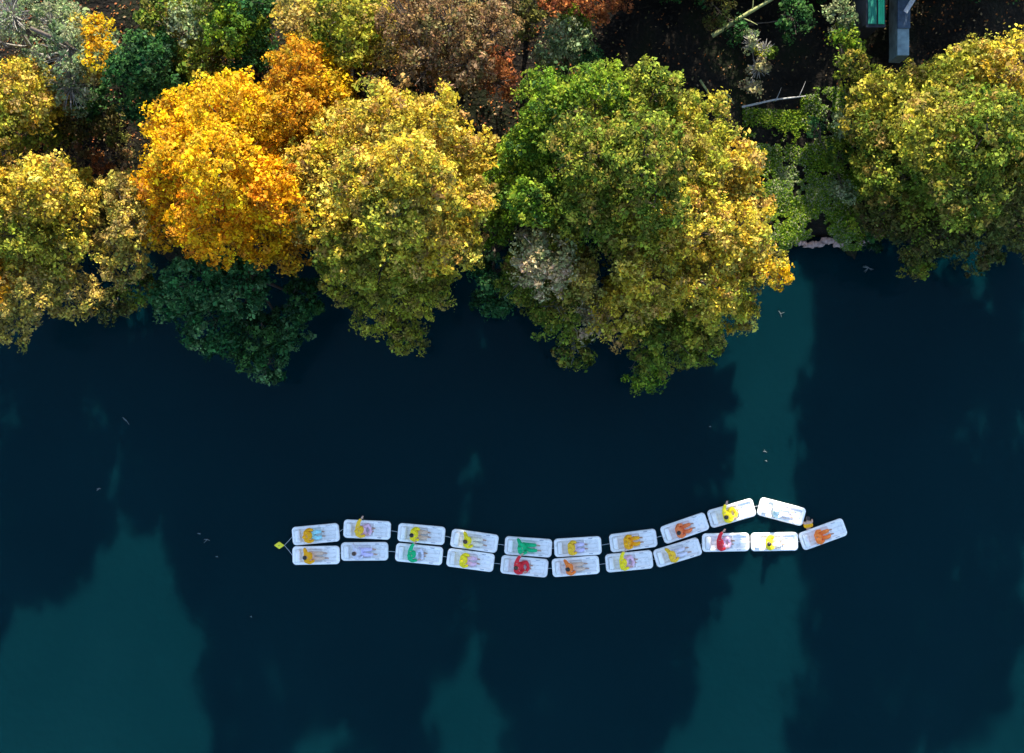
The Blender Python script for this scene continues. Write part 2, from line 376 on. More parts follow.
tree('broadleaf_tree', 'dull dark olive tree at the top edge right of the brown tree', 'tree', [
    (530, 5, 22, 5, 'darkolive'), (525, 28, 14, 4, 'darkolive')], .12, dens=.8)
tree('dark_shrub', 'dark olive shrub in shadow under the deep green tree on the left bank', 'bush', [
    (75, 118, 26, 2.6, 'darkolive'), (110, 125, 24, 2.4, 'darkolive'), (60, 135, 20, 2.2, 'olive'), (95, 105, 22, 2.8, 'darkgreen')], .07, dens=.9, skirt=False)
tree('russet_shrub', 'low pinkish brown shrub behind the left edge trees', 'bush', [
    (78, 160, 16, 1.6, 'brown'), (105, 165, 16, 1.5, 'rust'), (122, 158, 14, 1.5, 'brown')], .05, dens=.5, skirt=False, twigs=20)
# ---- right, around the gully
tree('broadleaf_tree', 'thin pale green shrub tree beside the green panels at the top right', 'tree', [
    (848, 40, 18, 3.6, 'green'), (852, 65, 20, 3.8, 'olive'), (858, 90, 18, 3.6, 'yellowgreen'), (840, 15, 18, 3.4, 'greygreen')], .1, dens=.8, skirt=False)
tree('twiggy_shrub', 'pale twiggy shrub with a few green leaves in the dark gully', 'bush', [
    (752, 42, 14, 2.6, 'greygreen'), (765, 50, 12, 2.4, 'olive'), (758, 70, 14, 2, 'pale'), (752, 88, 10, 1.8, 'pale')], .05, dens=.35, skirt=False, twigs=40, bark=M_PALEBARK, core=False)
tree('dark_shrub', 'very dark green shrub at the top edge above the gully', 'bush', [
    (715, 12, 22, 3, 'darkolive'), (735, 28, 16, 2.4, 'darkgreen'), (795, 18, 24, 3, 'darkgreen')], .08, dens=.5, skirt=False)
tree('broadleaf_shrub', 'mossy green bush on the bank left of the olive right-hand tree', 'bush', [
    (845, 120, 16, 2.4, 'greygreen'), (836, 155, 16, 1.8, 'green'), (842, 190, 15, 1.5, 'greygreen'), (855, 225, 14, 1.3, 'green'), (815, 130, 11, 1.4, 'teal')], .06, dens=.8, skirt=False)
tree('reed_bush', 'small bright green bush at the corner of the stone edge by the water', 'bush', [
    (871, 237, 9, 1.2, 'darkgreen'), (873, 247, 7, 1.0, 'darkgreen')], .03, dens=1.0, skirt=False, clump=.25)
# ---- neighbours just beyond the frame (they shade the water inside it)
tree('broadleaf_tree', 'yellow tree continuing the bank past the right edge', 'tree', [
    (1090, 130, 54, 11.5, 'yellow'), (1140, 110, 50, 11.5, 'yellow'), (1110, 200, 50, 8.5, 'olive'), (1080, 225, 45, 5.5, 'olive')], .3, dens=.8)
tree('broadleaf_tree', 'golden tree continuing the bank past the left edge', 'tree', [
    (-60, 160, 50, 8, 'yellow'), (-70, 230, 50, 7.5, 'tan'), (-110, 190, 50, 8, 'yellow')], .3, dens=.8)
for i, (px, py, z, r) in enumerate([(680, -75, 10, 60), (960, -80, 10, 60)]):  # unseen evergreens added to darken the ground at the top right
    tree('evergreen_tree', 'dark evergreen added out of view past the top edge for shade, %s one of two' % ('left', 'right')[i], 'tree',
         [(px, py, r, z, 'darkgreen'), (px - 30, py - 20, r * .8, z - 2, 'darkgreen'), (px + 35, py + 5, r * .7, z - 2.5, 'darkgreen')], .3, dens=.8)

for px, lab in ((665, 'leftmost of three'), (775, 'middle one of three'), (975, 'rightmost of three')):  # unseen shrubs added to throw shade on the soil below the top edge
    hz_ = .55 if px == 775 else 1
    tree('dark_shrub', 'unseen dark shrub added past the top edge to shade the soil, %s' % lab, 'bush',
         [(px - 45, -34, 34, 3.8 * hz_, 'darkgreen'), (px, -36, 38, 4.6 * hz_, 'darkgreen'), (px + 45, -34, 34, 4.2 * hz_, 'darkgreen'), (px - 20, -48, 40, 2, 'darkgreen'), (px + 30, -48, 40, 2, 'darkgreen')], .08, dens=1.2, skirt=False)

# ---- ground cover (moss and low weeds beside the gully and along the edge)
def cover(name, spots, n, pal, size=.07, hmin=.02, hmax=.22):
    P = []; C = []
    cols = np.array([c for p in pal for c in PAL[p]])
    for (px0, py0, px1, py1, w) in spots:
        k = int(n * w)
        a = rng.random(k) * (px1 - px0) + px0; b = rng.random(k) * (py1 - py0) + py0
        for u, v in zip(a, b):
            p = W(u, v, .6)
            cl = 1.6 * nz.noise(Vector((p.x * .9, p.y * .9, 3))) + .8 * nz.noise(Vector((p.x * 3.3, p.y * 3.3, 7)))
            if cl < -.5 + random.random() * .4: continue
            gz = ground_z(p.x, p.y)
            if gz < .05: continue
            P.append((p.x, p.y, gz + random.uniform(hmin, hmax)))
            ii = int((nz.noise(Vector((p.x * .7, p.y * .7, 11))) + 1) * 3 + random.random() * 4 + len(cols)) % len(cols)
            C.append(cols[ii])
    P = np.array(P); C = np.array(C) * rng.uniform(.7, 1.2, (len(P), 1)); m = len(P)
    N = unit(rng.normal(size=(m, 3)) * .6 + np.array((0, 0, .8)))
    t = unit(np.cross(N, unit(rng.normal(size=(m, 3))))); b = np.cross(N, t)
    s = size * rng.uniform(.6, 1.5, (m, 1)); w = s * .6
    V = np.stack([P - t * s, P + b * w, P + t * s, P - b * w], 1).reshape(-1, 3)
    o = link_mesh(name, np_mesh(name, V, np.arange(m * 4).reshape(-1, 4), C), M_LEAF)
    return o
tag(cover('ground_cover', [(765, 180, 885, 250, 2.4), (800, 90, 885, 200, 1.9), (740, 110, 800, 200, .8)], 15000, ['greygreen', 'green', 'yellowgreen', 'greygreen'], .045),
    'low green weeds and moss along the bank beside the gully', 'ground cover', kind='stuff')
tag(cover('leaf_litter', [(-60, -40, 600, 240, 1.0), (600, -40, 900, 240, .12), (880, 0, 1100, 240, .1)], 14000, ['brown', 'rust', 'darkolive'], .06, .005, .05),
    'fallen brown leaves scattered over the dark soil', 'fallen leaves', kind='stuff')

# ---- stone edge along the gap in the trees
M_STONE = simple('pink_stone', (.34, .23, .19), .9, .3, 5, .2, .5)
def rock_bm(bm, loc, sx, sy, sz):
    r = bmesh.ops.create_icosphere(bm, subdivisions=2, radius=1)
    for v in r['verts']:
        q = v.co.copy(); f = 1 + .18 * math.sin(q.x * 5 + loc[0] * 9) + .15 * math.cos(q.y * 6 + loc[0] * 5) 
        v.co = Vector((q.x * sx * f + loc[0], q.y * sy * f + loc[1], q.z * sz * f + loc[2]))
bm = bmesh.new()
for k in range(22):
    px = 783 + k * 4.2
    p = W(px, 243 - 2 * math.sin(k * .7), .3)
    rock_bm(bm, (p.x, p.y + random.uniform(-.05, .05), .18), random.uniform(.14, .24), random.uniform(.12, .2), random.uniform(.12, .25))
me = bpy.data.meshes.new('stone_edging'); bm.to_mesh(me); bm.free()
tag(link_mesh('stone_edging', me, M_STONE, None, True), 'row of pinkish stones edging the bank in the gap between the trees', 'stone edging')

# ---- fallen logs and branches
M_MOSSLOG = simple('mossy_log', (.26, .27, .10), .9, .35, 6, .2, .5)
M_PALELOG = simple('dead_wood', (.36, .34, .30), .9, .25, 8, .2, .4)
def log(name, a, b, za, zb, r, mat, label, cat, twigs=3):
    A = W(a[0], a[1], za); B = W(b[0], b[1], zb); T = Tubes(8)
    A.z = za; B.z = zb
    mid = A.lerp(B, .5) + Vector((.05, .08, .04))
    T.path([A, A.lerp(mid, .5), mid, mid.lerp(B, .6), B], [r, r * .95, r * .8, r * .65, r * .35])
    d = (B - A).normalized(); s = Vector((-d.y, d.x, 0))
    for k in range(twigs):
        q = A.lerp(B, random.uniform(.3, .95)); e = q + (s * random.choice((-1, 1)) + d * .6).normalized() * random.uniform(.4, .9) + Vector((0, 0, .15))
        T.path([q, q.lerp(e, .6) + Vector((0, 0, .05)), e], [r * .35, r * .22, r * .1])
    return tag(T.build(name, mat), label, cat)
log('fallen_log', (712, 36), (785, -8), 2.3, 3.2, .11, M_MOSSLOG, 'mossy yellow-green log sloping to the top edge above the gully', 'log')
log('fallen_log', (742, 107), (806, 96), 1.4, 1.5, .055, M_PALELOG, 'thin pale log lying across the gully', 'log', 2)
log('dead_branch', (700, 80), (716, 112), 1.6, 1.3, .06, M_MOSSLOG, 'short pale branch standing behind the yellowing side of the green tree, left one', 'branch', 2)
log('dead_branch', (722, 92), (734, 104), 1.6, 1.3, .05, M_MOSSLOG, 'short pale branch beside the thin log across the gully, right one', 'branch', 2)
log('dead_branch', (30, 28), (86, 56), 7.4, 6.0, .09, M_BARK, 'dark branch slanting through the grey bare tree top left', 'branch', 4)

# ---- green gate panels, concrete pillar and board, top right
M_GREEN = simple('green_paint', (.03, .42, .20), .4, .12, 4)
M_CONC = simple('concrete', (.26, .36, .38), .8, .35, 2.5, .3, .3)
M_WHITEP = simple('white_paint', (.75, .76, .78), .5, .12, 9)
M_ROOF = simple('dark_roofing', (.03, .03, .036), .8, .3, 4, .3, .2)
def box(bm, x0, x1, y0, y1, z0, z1, bev=0):
    r = bmesh.ops.create_cube(bm, size=1)
    for v in r['verts']:
        v.co = Vector(((x0 + x1) / 2 + v.co.x * (x1 - x0), (y0 + y1) / 2 + v.co.y * (y1 - y0), (z0 + z1) / 2 + v.co.z * (z1 - z0)))
    if bev:
        es = list({e for v in r['verts'] for e in v.link_edges})
        bmesh.ops.bevel(bm, geom=es, offset=bev, segments=2, affect='EDGES', profile=.5)
def bobj(name, bm, mat, parent=None, smooth=False):
    me = bpy.data.meshes.new(name); bm.to_mesh(me); bm.free()
    return link_mesh(name, me, mat, parent, smooth)
# hut: dark flat roof running out of the frame, with a green shutter pair on its left
a = W(877, 24, 4.4)
hut = empty('hut', (a.x, a.y, ground_z(a.x, a.y) - .2), 'dark roofed hut cut by the top edge, with two green roof panels', 'hut')
RT = 4.3 - hut.location.z
bm = bmesh.new(); box(bm, -.40, .36, .12, 4.0, -.3, RT - .13)
bobj('wall', bm, M_ROOF, hut)
bm = bmesh.new(); box(bm, -.46, .42, -.12, 4.2, RT - .127, RT, .02)
bobj('roof', bm, M_ROOF, hut)
def panel(x0, x1, mat):
    bm = bmesh.new(); box(bm, x0, x1, 0, 4.1, RT + .06, RT + .11, .01)
    for k in range(3):
        xx = x0 + .04 + k * (x1 - x0 - .1) / 2
        box(bm, xx, xx + .03, .01, 4.09, RT + .108, RT + .14)
    for yy in (.3, 2, 3.6): box(bm, x0 + .05, x1 - .05, yy, yy + .06, RT - .003, RT + .063)
    return bobj('roof_panel', bm, mat, hut)
p0 = panel(-.40, -.02, simple('deep_green_paint', (.008, .16, .10), .5)); p1 = panel(.06, .34, M_GREEN)
p0['label'] = 'darker green panel'; p1['label'] = 'bright green panel'
# pillar
b0 = W(904, 26, 2.7)
pil = empty('concrete_pillar', (b0.x, b0.y, 0), 'blue-grey concrete pillar between the hut and the right-hand tree', 'pillar')
bm = bmesh.new(); box(bm, -.28, .28, -1.35, 2.6, .9, 2.6, .03); bobj('shaft', bm, M_CONC, pil)
bm = bmesh.new(); box(bm, -.30, .30, -.1, 2.65, 2.603, 2.70, .02); bobj('cap', bm, simple('slate_concrete', (.08, .12, .17), .8, .3), pil)
bm = bmesh.new(); box(bm, -.11, .11, -.5, .5, -.02, .02, .008)
for k in range(4): box(bm, -.10, .10, -.42 + k * .25, -.36 + k * .25, .02, .035)
w = bobj('white_board', bm, M_WHITEP); w.location = W(911, 3, 2.75); w.location.z = 2.73; w.rotation_euler = (0, 0, R(-32))
tag(w, 'narrow white slatted board lying on top of the concrete pillar', 'board')

# ------------------------------------------------------------------ rafts
def vinyl(name, col, seed):
    m = simple(name, col, .38, .03, 3, .5, .05); t = m.node_tree; b = t.nodes['Principled BSDF']
    src = b.inputs['Base Color'].links[0].from_socket
    geo = t.nodes.new('ShaderNodeNewGeometry'); oi = t.nodes.new('ShaderNodeObjectInfo')
    n = t.nodes.new('ShaderNodeTexNoise'); n.inputs['Scale'].default_value = 5 + seed; n.inputs['Detail'].default_value = 7
    t.links.new(geo.outputs['Position'], n.inputs['Vector'])
    r = t.nodes.new('ShaderNodeValToRGB'); r.color_ramp.elements[0].position = .52; r.color_ramp.elements[1].position = .72
    r.color_ramp.elements[1].color = (.45, .45, .45, 1); r.color_ramp.elements[0].color = (0, 0, 0, 1)
    t.links.new(n.outputs['Fac'], r.inputs[0])
    mx = t.nodes.new('ShaderNodeMix'); mx.data_type = 'RGBA'; mx.inputs[7].default_value = (.46, .45, .40, 1)
    t.links.new(r.outputs[0], mx.inputs[0]); t.links.new(src, mx.inputs[6])
    hs = t.nodes.new('ShaderNodeHueSaturation'); mr = t.nodes.new('ShaderNodeMapRange')
    mr.inputs['To Min'].default_value = .86; mr.inputs['To Max'].default_value = 1.04
    t.links.new(oi.outputs['Random'], mr.inputs['Value']); t.links.new(mr.outputs[0], hs.inputs['Value'])
    t.links.new(mx.outputs[2], hs.inputs['Color']); t.links.new(hs.outputs[0], b.inputs['Base Color'])
    return m
M_PVC = vinyl('white_vinyl', (.92, .88, .82), 0)
M_PVCF = vinyl('floor_vinyl', (.90, .86, .80), 2)
M_DARK = simple('dark_rubber', (.05, .05, .06), .6)
M_GREY = simple('grey_print', (.33, .35, .40), .5)
M_ROPE = simple('rope', (.45, .46, .46), .8)
RL, RW = 2.32, .91
def rounded(L, Wd, r, n=6):
    pts = []
    for cx, cy, a0 in ((L / 2 - r, Wd / 2 - r, 0), (-L / 2 + r, Wd / 2 - r, 90), (-L / 2 + r, -Wd / 2 + r, 180), (L / 2 - r, -Wd / 2 + r, 270)):
        for k in range(n + 1):
            a = R(a0 + 90 * k / n); pts.append(Vector((cx + r * math.cos(a), cy + r * math.sin(a), 0)))
    return pts
def ring(L, Wd, r, rt, z):
    pts = rounded(L, Wd, r); n = len(pts); k = 12; V = []; F = []
    for i, p in enumerate(pts):
        d = (pts[(i + 1) % n] - pts[i - 1]).normalized(); u = Vector((d.y, -d.x, 0))
        for j in range(k):
            a = 2 * math.pi * j / k; q = p + u * rt * math.cos(a) + Vector((0, 0, z + rt * .95 * math.sin(a))); V.append(tuple(q))
    for i in range(n):
        for j in range(k):
            i2 = (i + 1) % n; j2 = (j + 1) % k
            F.append((i * k + j, i * k + j2, i2 * k + j2, i2 * k + j)[::-1])
    return np_mesh('hull', V, F)
def make_raft():
    root = empty('raft', (0, 0, 0), 'x', 'raft', 'white rafts drifting in a double row')
    link_mesh('hull', ring(RL - .18, RW - .18, .10, .09, .10), M_PVC, root, True)
    bm = bmesh.new(); box(bm, -RL / 2 + .09, RL / 2 - .09, -RW / 2 + .09, RW / 2 - .09, .03, .09, .02)
    for k in (-1, 0, 1): box(bm, -RL / 2 + .16, RL / 2 - .16, k * .21 - .085, k * .21 + .085, .085, .115, .012)
    bobj('deck', bm, M_PVCF, root)
    bm = bmesh.new(); box(bm, -RL / 2 + .17, -RL / 2 + .42, -.30, .30, .10, .30, .06); bobj('backrest', bm, M_PVC, root, True)
    bm = bmesh.new(); box(bm, .30, .36, -.33, .33, .115, .17, .02); bobj('crossbar', bm, M_PVC, root, True)
    for (x, y) in ((.62, .365), (-.35, -.365), (.62, -.365)):
        T = Tubes(6); T.path([(x - .09, y, .185), (x - .06, y, .22), (x + .06, y, .22), (x + .09, y, .185)], [.014] * 4); T.build('handle', M_GREY, root)
    bm = bmesh.new(); bmesh.ops.create_cone(bm, cap_ends=True, segments=12, radius1=.03, radius2=.024, depth=.03)
    v = bobj('valve', bm, M_DARK, root); v.location = (RL / 2 - .3, .30, .125)
    return root
def copy_tree(o, parent=None):
    c = o.copy(); COL.objects.link(c)
    if parent: c.parent = parent
    for ch in list(o.children): copy_tree(ch, c)
    return c

# ------------------------------------------------------------------ people
def skin_mesh(name, chains, sub=1):
    """chains: list of [(co, r)...]; shared points (same key) merge; returns a mesh"""
    me = bpy.data.meshes.new(name + '_s'); vs = []; rs = []; es = []; idx = {}
    for ch in chains:
        prev = None
        for co, r in ch:
            key = tuple(round(c, 3) for c in co)
            if key not in idx: idx[key] = len(vs); vs.append(co); rs.append(r)
            i = idx[key]
            if prev is not None and prev != i: es.append((prev, i))
            prev = i
    me.from_pydata(vs, es, [])
    o = bpy.data.objects.new('tmp', me); COL.objects.link(o)
    o.modifiers.new('s', 'SKIN').use_smooth_shade = True
    for i, r in enumerate(rs):
        rr = r if isinstance(r, tuple) else (r, r)
        me.skin_vertices[0].data[i].radius = rr
    me.skin_vertices[0].data[0].use_root = True
    mm = o.modifiers.new('u', 'SUBSURF'); mm.levels = sub; mm.render_levels = sub
    dg = bpy.context.evaluated_depsgraph_get()
    out = bpy.data.meshes.new_from_object(o.evaluated_get(dg), depsgraph=dg)
    out.name = name
    bpy.data.objects.remove(o); return out

def add_ball(bm, c, r, s=(1, 1, 1), sub=2):
    q = bmesh.ops.create_icosphere(bm, subdivisions=sub, radius=r)
    for v in q['verts']: v.co = Vector((v.co.x * s[0], v.co.y * s[1], v.co.z * s[2])) + Vector(c)

def pose(kind):
    # seated, facing +x, leaning back.  hip on the deck at z ~ .2
    J = dict(pel=(-.38, 0, .21), wa=(-.45, 0, .36), ch=(-.53, 0, .53), nk=(-.55, 0, .67), hd=(-.53, 0, .80), ht=(-.54, 0, .88))
    J['sh'] = [(-.545, .17, .60), (-.545, -.17, .60)]
    if kind == 0:     # hands on the thighs, knees a little up
        J['el'] = [(-.43, .27, .40), (-.43, -.27, .40)]; J['wr'] = [(-.20, .20, .36), (-.20, -.20, .36)]
        J['kn'] = [(-.06, .14, .44), (-.06, -.14, .42)]; J['an'] = [(.10, .10, .17), (.12, -.10, .17)]
    elif kind == 1:   # leaning back on one arm, legs straight
        J['el'] = [(-.62, .30, .42), (-.40, -.28, .42)]; J['wr'] = [(-.66, .31, .22), (-.17, -.16, .33)]
        J['kn'] = [(-.04, .12, .38), (-.02, -.12, .34)]; J['an'] = [(.20, .10, .17), (.26, -.12, .17)]
    else:             # one arm raised out to the side
        J['el'] = [(-.50, .38, .60), (-.42, -.28, .40)]; J['wr'] = [(-.38, .55, .72), (-.18, -.22, .36)]
        J['kn'] = [(-.10, .24, .28), (-.10, -.24, .28)]; J['an'] = [(.00, -.06, .18), (.06, .08, .18)]
    return J
def body_mesh(J):
    c = [[(J['pel'], (.13, .10)), (J['wa'], (.12, .09)), (J['ch'], (.14, .10)), (J['nk'], .05), (J['hd'], (.075, .09)), (J['ht'], (.06, .075))]]
    for s in (0, 1):
        c.append([(J['ch'], .14), (J['sh'][s], .062), (J['el'][s], .043), (J['wr'][s], .028)])
        sg = 1 if s == 0 else -1
        hip = (J['pel'][0] + .03, sg * .09, J['pel'][2])
        c.append([(J['pel'], .13), (hip, .085), (J['kn'][s], .055), (J['an'][s], .036), ((J['an'][s][0] + .09, J['an'][s][1], J['an'][s][2] + .07), .036), ((J['an'][s][0] + .13, J['an'][s][1], J['an'][s][2] + .13), .026)])
    me = skin_mesh('body', c, 2)
    bm = bmesh.new(); bm.from_mesh(me)
    h = Vector(J['hd'])
    add_ball(bm, h + Vector((.094, 0, -.005)), .016, (1, .8, 1.4), 1)            # nose
    for sg in (1, -1):
        add_ball(bm, h + Vector((.080, sg * .031, .02)), .011, (1, 1, 1), 1)    # eyes
        add_ball(bm, h + Vector((-.005, sg * .08, 0)), .024, (.7, .4, 1.2), 1)  # ears
    add_ball(bm, h + Vector((.082, 0, -.042)), .013, (.6, 1.8, .6), 1)           # mouth
    bm.to_mesh(me); bm.free()
    # hands: palm and five curled fingers, joined in the same mesh
    bm = bmesh.new(); bm.from_mesh(me)
    for s in (0, 1):
        sg = 1 if s == 0 else -1
        w = Vector(J['wr'][s]); d = (w - Vector(J['el'][s])).normalized()
        side = d.cross(Vector((0, 0, 1))).normalized(); up = side.cross(d)
        q = bmesh.ops.create_icosphere(bm, subdivisions=2, radius=1)
        for v in q['verts']:
            v.co = w + d * (.045 + v.co.x * .05) + side * v.co.y * .038 + up * v.co.z * .016
        for f in range(4):
            o = side * (.027 - f * .018); L = (.072, .08, .075, .058)[f]
            p0 = w + d * .08 + o; p1 = p0 + d * L * .55 - up * .004; p2 = p1 + d * L * .35 - up * .025
            T = Tubes(6); T.path([p0, p1, p2], [.0095, .0085, .006])
            vv = [bm.verts.new(x) for x in T.V]
            for ff in T.F: bm.faces.new([vv[i] for i in ff])
        p0 = w + d * .025 + side * .03 * sg; p1 = p0 + side * .03 * sg + d * .025; p2 = p1 + d * .03
        T = Tubes(6); T.path([p0, p1, p2], [.011, .010, .007]); vv = [bm.verts.new(x) for x in T.V]
        for ff in T.F: bm.faces.new([vv[i] for i in ff])
    bm.to_mesh(me); bm.free()
    return me
def jacket_mesh(J):
    c = [[(J['pel'], (.19, .15)), (J['wa'], (.20, .16)), (J['ch'], (.23, .17)), ((J['nk'][0], 0, J['nk'][2] - .03), .07)]]
    for s in (0, 1):
        e = Vector(J['el'][s]); w = Vector(J['wr'][s]); m = e.lerp(w, .85)
        c.append([(J['ch'], .16), (J['sh'][s], .105), (tuple(e), .082), (tuple(m), .062)])
    return skin_mesh('jacket', c, 2)
def trousers_mesh(J):
    c = []
    for s in (0, 1):
        sg = 1 if s == 0 else -1
        hip = (J['pel'][0] + .03, sg * .09, J['pel'][2]); k = Vector(J['kn'][s]); a = k.lerp(Vector(J['an'][s]), .85)
        c.append([(J['pel'], .14), (hip, .115), (tuple(k), .09), (tuple(a), .075)])
    return skin_mesh('trousers', c, 2)
def hair_mesh(J, long=False):
    bm = bmesh.new(); h = Vector(J['hd'])
    add_ball(bm, h + Vector((-.022, 0, .028)), .1, (1.0, .92, 1.02), 3)
    if long: add_ball(bm, h + Vector((-.085, 0, -.06)), .07, (.7, 1.0, 1.6), 2)
    for v in list(bm.verts):
        if v.co.x > h.x + .045 and v.co.z < h.z + .055: bm.verts.remove(v)
    me = bpy.data.meshes.new('hair'); bm.to_mesh(me); bm.free(); return me

M_SKIN = simple('skin', (.55, .33, .23), .5, .08, 10)
def cloth(name, c): return simple(name, c, .75, .12, 14, .2, .2)
CL = dict(orange=cloth('orange_cloth', (.95, .40, .01)), yellow=cloth('yellow_cloth', (.95, .70, .02)), mustard=cloth('mustard_cloth', (.92, .52, .03)),
          green=cloth('green_cloth', (.01, .46, .17)), red=cloth('red_cloth', (.72, .03, .04)), vermilion=cloth('vermilion_cloth', (.95, .22, .04)),
          white=cloth('white_cloth', (.68, .66, .72)), brown=cloth('brown_cloth', (.85, .20, .06)), mint=cloth('mint_cloth', (.60, .74, .68)),
          pink=cloth('pink_cloth', (.80, .50, .60)), tan=cloth('tan_cloth', (.68, .47, .33)), grey=cloth('grey_cloth', (.30, .33, .40)),
          aqua=cloth('aqua_cloth', (.35, .72, .74)), cream=cloth('cream_cloth', (.80, .72, .55)), black=cloth('black_cloth', (.04, .04, .05)),
          lilac=cloth('lilac_cloth', (.66, .58, .78)))
M_HAIR = simple('black_hair', (.02, .016, .014), .45)
M_BRHAIR = simple('brown_hair', (.07, .035, .018), .45)
def setmat(o, m):
    o.material_slots[0].link = 'OBJECT'; o.material_slots[0].material = m
protos = []
for kind in range(3):
    J = pose(kind)
    r = empty('person', (0, 0, 0), 'x', 'person', 'people sitting on the rafts')
    link_mesh('body', body_mesh(J), None, r).data.materials.clear()
    r.children[0].data.materials.append(M_SKIN)
    for nm, me in (('jacket', jacket_mesh(J)), ('trousers', trousers_mesh(J)), ('hair', hair_mesh(J, kind == 1))):
        me.materials.clear(); link_mesh(nm, me, M_HAIR, r, True)
    protos.append(r)

RAFTS = [  # px, py, angle, jacket, trousers, pose, raft label, person label
 (315.6, 534.4, 5.4, 'orange', 'aqua', 0, 'white raft at the left end of the upper row, tilted slightly up to the right', 'person in orange top with pale aqua trousers on the upper raft nearest the yellow buoy'),
 (315.9, 555.5, 1, 'orange', 'tan', 1, 'white raft at the left end of the lower row, lying level', 'person in orange top with tan trousers on the lower raft nearest the yellow buoy'),
 (367, 529.7, -2.5, 'mustard', 'pink', 2, 'white raft second from the left in the upper row, highest of the left group', 'person in mustard top with one arm out, on the second upper raft from the left'),
 (364.5, 551.6, .5, 'white', 'lilac', 1, 'white raft second from the left in the lower row, carrying someone in white', 'person in whitish clothes with dark hair on the second lower raft from the left'),
 (421.3, 534.2, -5, 'yellow', 'tan', 0, 'white raft third from the left in the upper row, above the green-dressed person', 'person in yellow top directly above the left one of the two people in green'),
 (419, 554.3, -5.5, 'green', 'white', 2, 'white raft third from the left in the lower row, under a person in green', 'person in green top on the lower row, left one of the two in green'),
 (474.4, 541, -8, 'yellow', 'cream', 1, 'white raft fourth from the left in the upper row, sloping down to the right', 'person in yellow top with cream trousers on the fourth upper raft from the left'),
 (470.5, 560.3, -7.5, 'yellow', 'pink', 0, 'white raft fourth from the left in the lower row, sloping down to the right', 'person in yellow top with pink trousers on the fourth lower raft from the left'),
 (528.3, 547, -4, 'green', 'green', 1, 'white raft fifth from the left in the upper row, under a person in all green', 'person dressed all in green on the upper row, right one of the two in green'),
 (524.4, 566.5, -5.5, 'red', 'red', 2, 'white raft at the lowest dip of the lower row, under a person in all red', 'person dressed all in red on the raft just below the all-green person'),
 (577.9, 546.8, 3.5, 'mustard', 'lilac', 0, 'white raft sixth from the left in the upper row, right of the all-green person', 'person in mustard top with lilac trousers right of the all-green person'),
 (575.8, 566.5, 4.5, 'vermilion', 'tan', 1, 'white raft sixth from the left in the lower row, right of the all-red person', 'person in vermilion top with tan trousers right of the all-red person'),
 (633.4, 540.7, 7.5, 'orange', 'orange', 0, 'white raft seventh from the left in the upper row, tilted up to the right', 'person dressed all in orange on the seventh upper raft from the left'),
 (629.3, 561.5, 5.5, 'yellow', 'pink', 2, 'white raft seventh from the left in the lower row, below the all-orange person', 'person in yellow top with one arm out, just below the all-orange person'),
 (684.9, 528.3, 19, 'brown', 'brown', 0, 'steeply tilted white raft eighth from the left in the upper row', 'person dressed in reddish brown on the steeply tilted upper raft'),
 (677.8, 552.6, 17, 'mustard', 'white', 1, 'steeply tilted white raft eighth from the left in the lower row', 'person in golden top with white trousers just below the reddish brown person'),
 (731.9, 513.3, 16, 'yellow', 'yellow', 2, 'white raft rising to the peak of the upper row, second from its right end', 'person dressed all in yellow on the raft rising to the peak of the upper row'),
 (781.8, 511.8, -14.5, 'mint', 'white', 1, 'white raft at the right end of the upper row, sloping down to the right', 'person in pale mint and white at the right end of the upper row'),
 (725.9, 542.5, 1, 'red', 'pink', 2, 'level white raft third from the right end of the lower row, in the sunlit water', 'person in red top with pink trousers on the lower row in the sunlit water'),
 (774.7, 541.9, 1, 'yellow', 'cream', 0, 'level white raft second from the right end of the lower row', 'person in yellow top with cream trousers on the lower raft second from the right end'),
 (823.2, 534.4, 20, 'vermilion', 'vermilion', 0, 'white raft at the far right end, tilted steeply up to the right', 'person dressed all in vermilion on the raft at the far right end'),
]
raft0 = make_raft()
hatted = []
ends = {}
used = [False] * 3
for i, (px, py, ang, jc, tc, ps, rl, pl) in enumerate(RAFTS):
    r = raft0 if i == 0 else copy_tree(raft0)
    r.location = W(px, py, .15); r.location.z = -.03; r.rotation_euler = (0, 0, R(ang)); r['label'] = rl
    q = protos[ps] if not used[ps] else copy_tree(protos[ps]); used[ps] = True
    q.location = r.location + Matrix.Rotation(R(ang), 3, 'Z') @ Vector((.20, 0, -.02)); q.scale = (1.12, 1.12, 1.12); q.rotation_euler = (0, 0, R(ang)); q['label'] = pl
    mats = dict(body=M_SKIN, jacket=CL[jc], trousers=CL[tc], hair=M_HAIR if i % 3 else M_BRHAIR)
    if i % 5 in (0, 2, 3) and i != 3: mats['hair'] = CL[jc]
    for ch in q.children:
        setmat(ch, mats[ch.name.split('.')[0]])
        hatted.append(ch) if ch.name.startswith('hair') and i % 5 in (0, 2, 3) and i != 3 else None
    d = Vector((math.cos(R(ang)), math.sin(R(ang)), 0))
    ends[i] = (r.location + d * (-RL / 2 + .02) + Vector((0, 0, .14)), r.location + d * (RL / 2 - .02) + Vector((0, 0, .14)))
for ch in hatted: ch.name = 'knit_cap'
upper = [0, 2, 4, 6, 8, 10, 12, 14, 16, 17]; lower = [1, 3, 5, 7, 9, 11, 13, 15, 18, 19, 20]
ordn = ['first', 'second', 'third', 'fourth', 'fifth', 'sixth', 'seventh', 'eighth', 'ninth', 'tenth', 'eleventh']
for nm, row in (('upper', upper), ('lower', lower)):
    for k in range(len(row) - 1):
        a = ends[row[k]][1]; b = ends[row[k + 1]][0]
        T = Tubes(5); m = a.lerp(b, .5) - Vector((0, 0, .05)); T.path([a, m, b], [.012] * 3)
        tag(T.build('tie_rope', M_ROPE), 'short grey rope joining the %s and %s rafts of the %s row' % (ordn[k], ordn[k + 1], nm), 'rope', 'ropes joining the rafts')

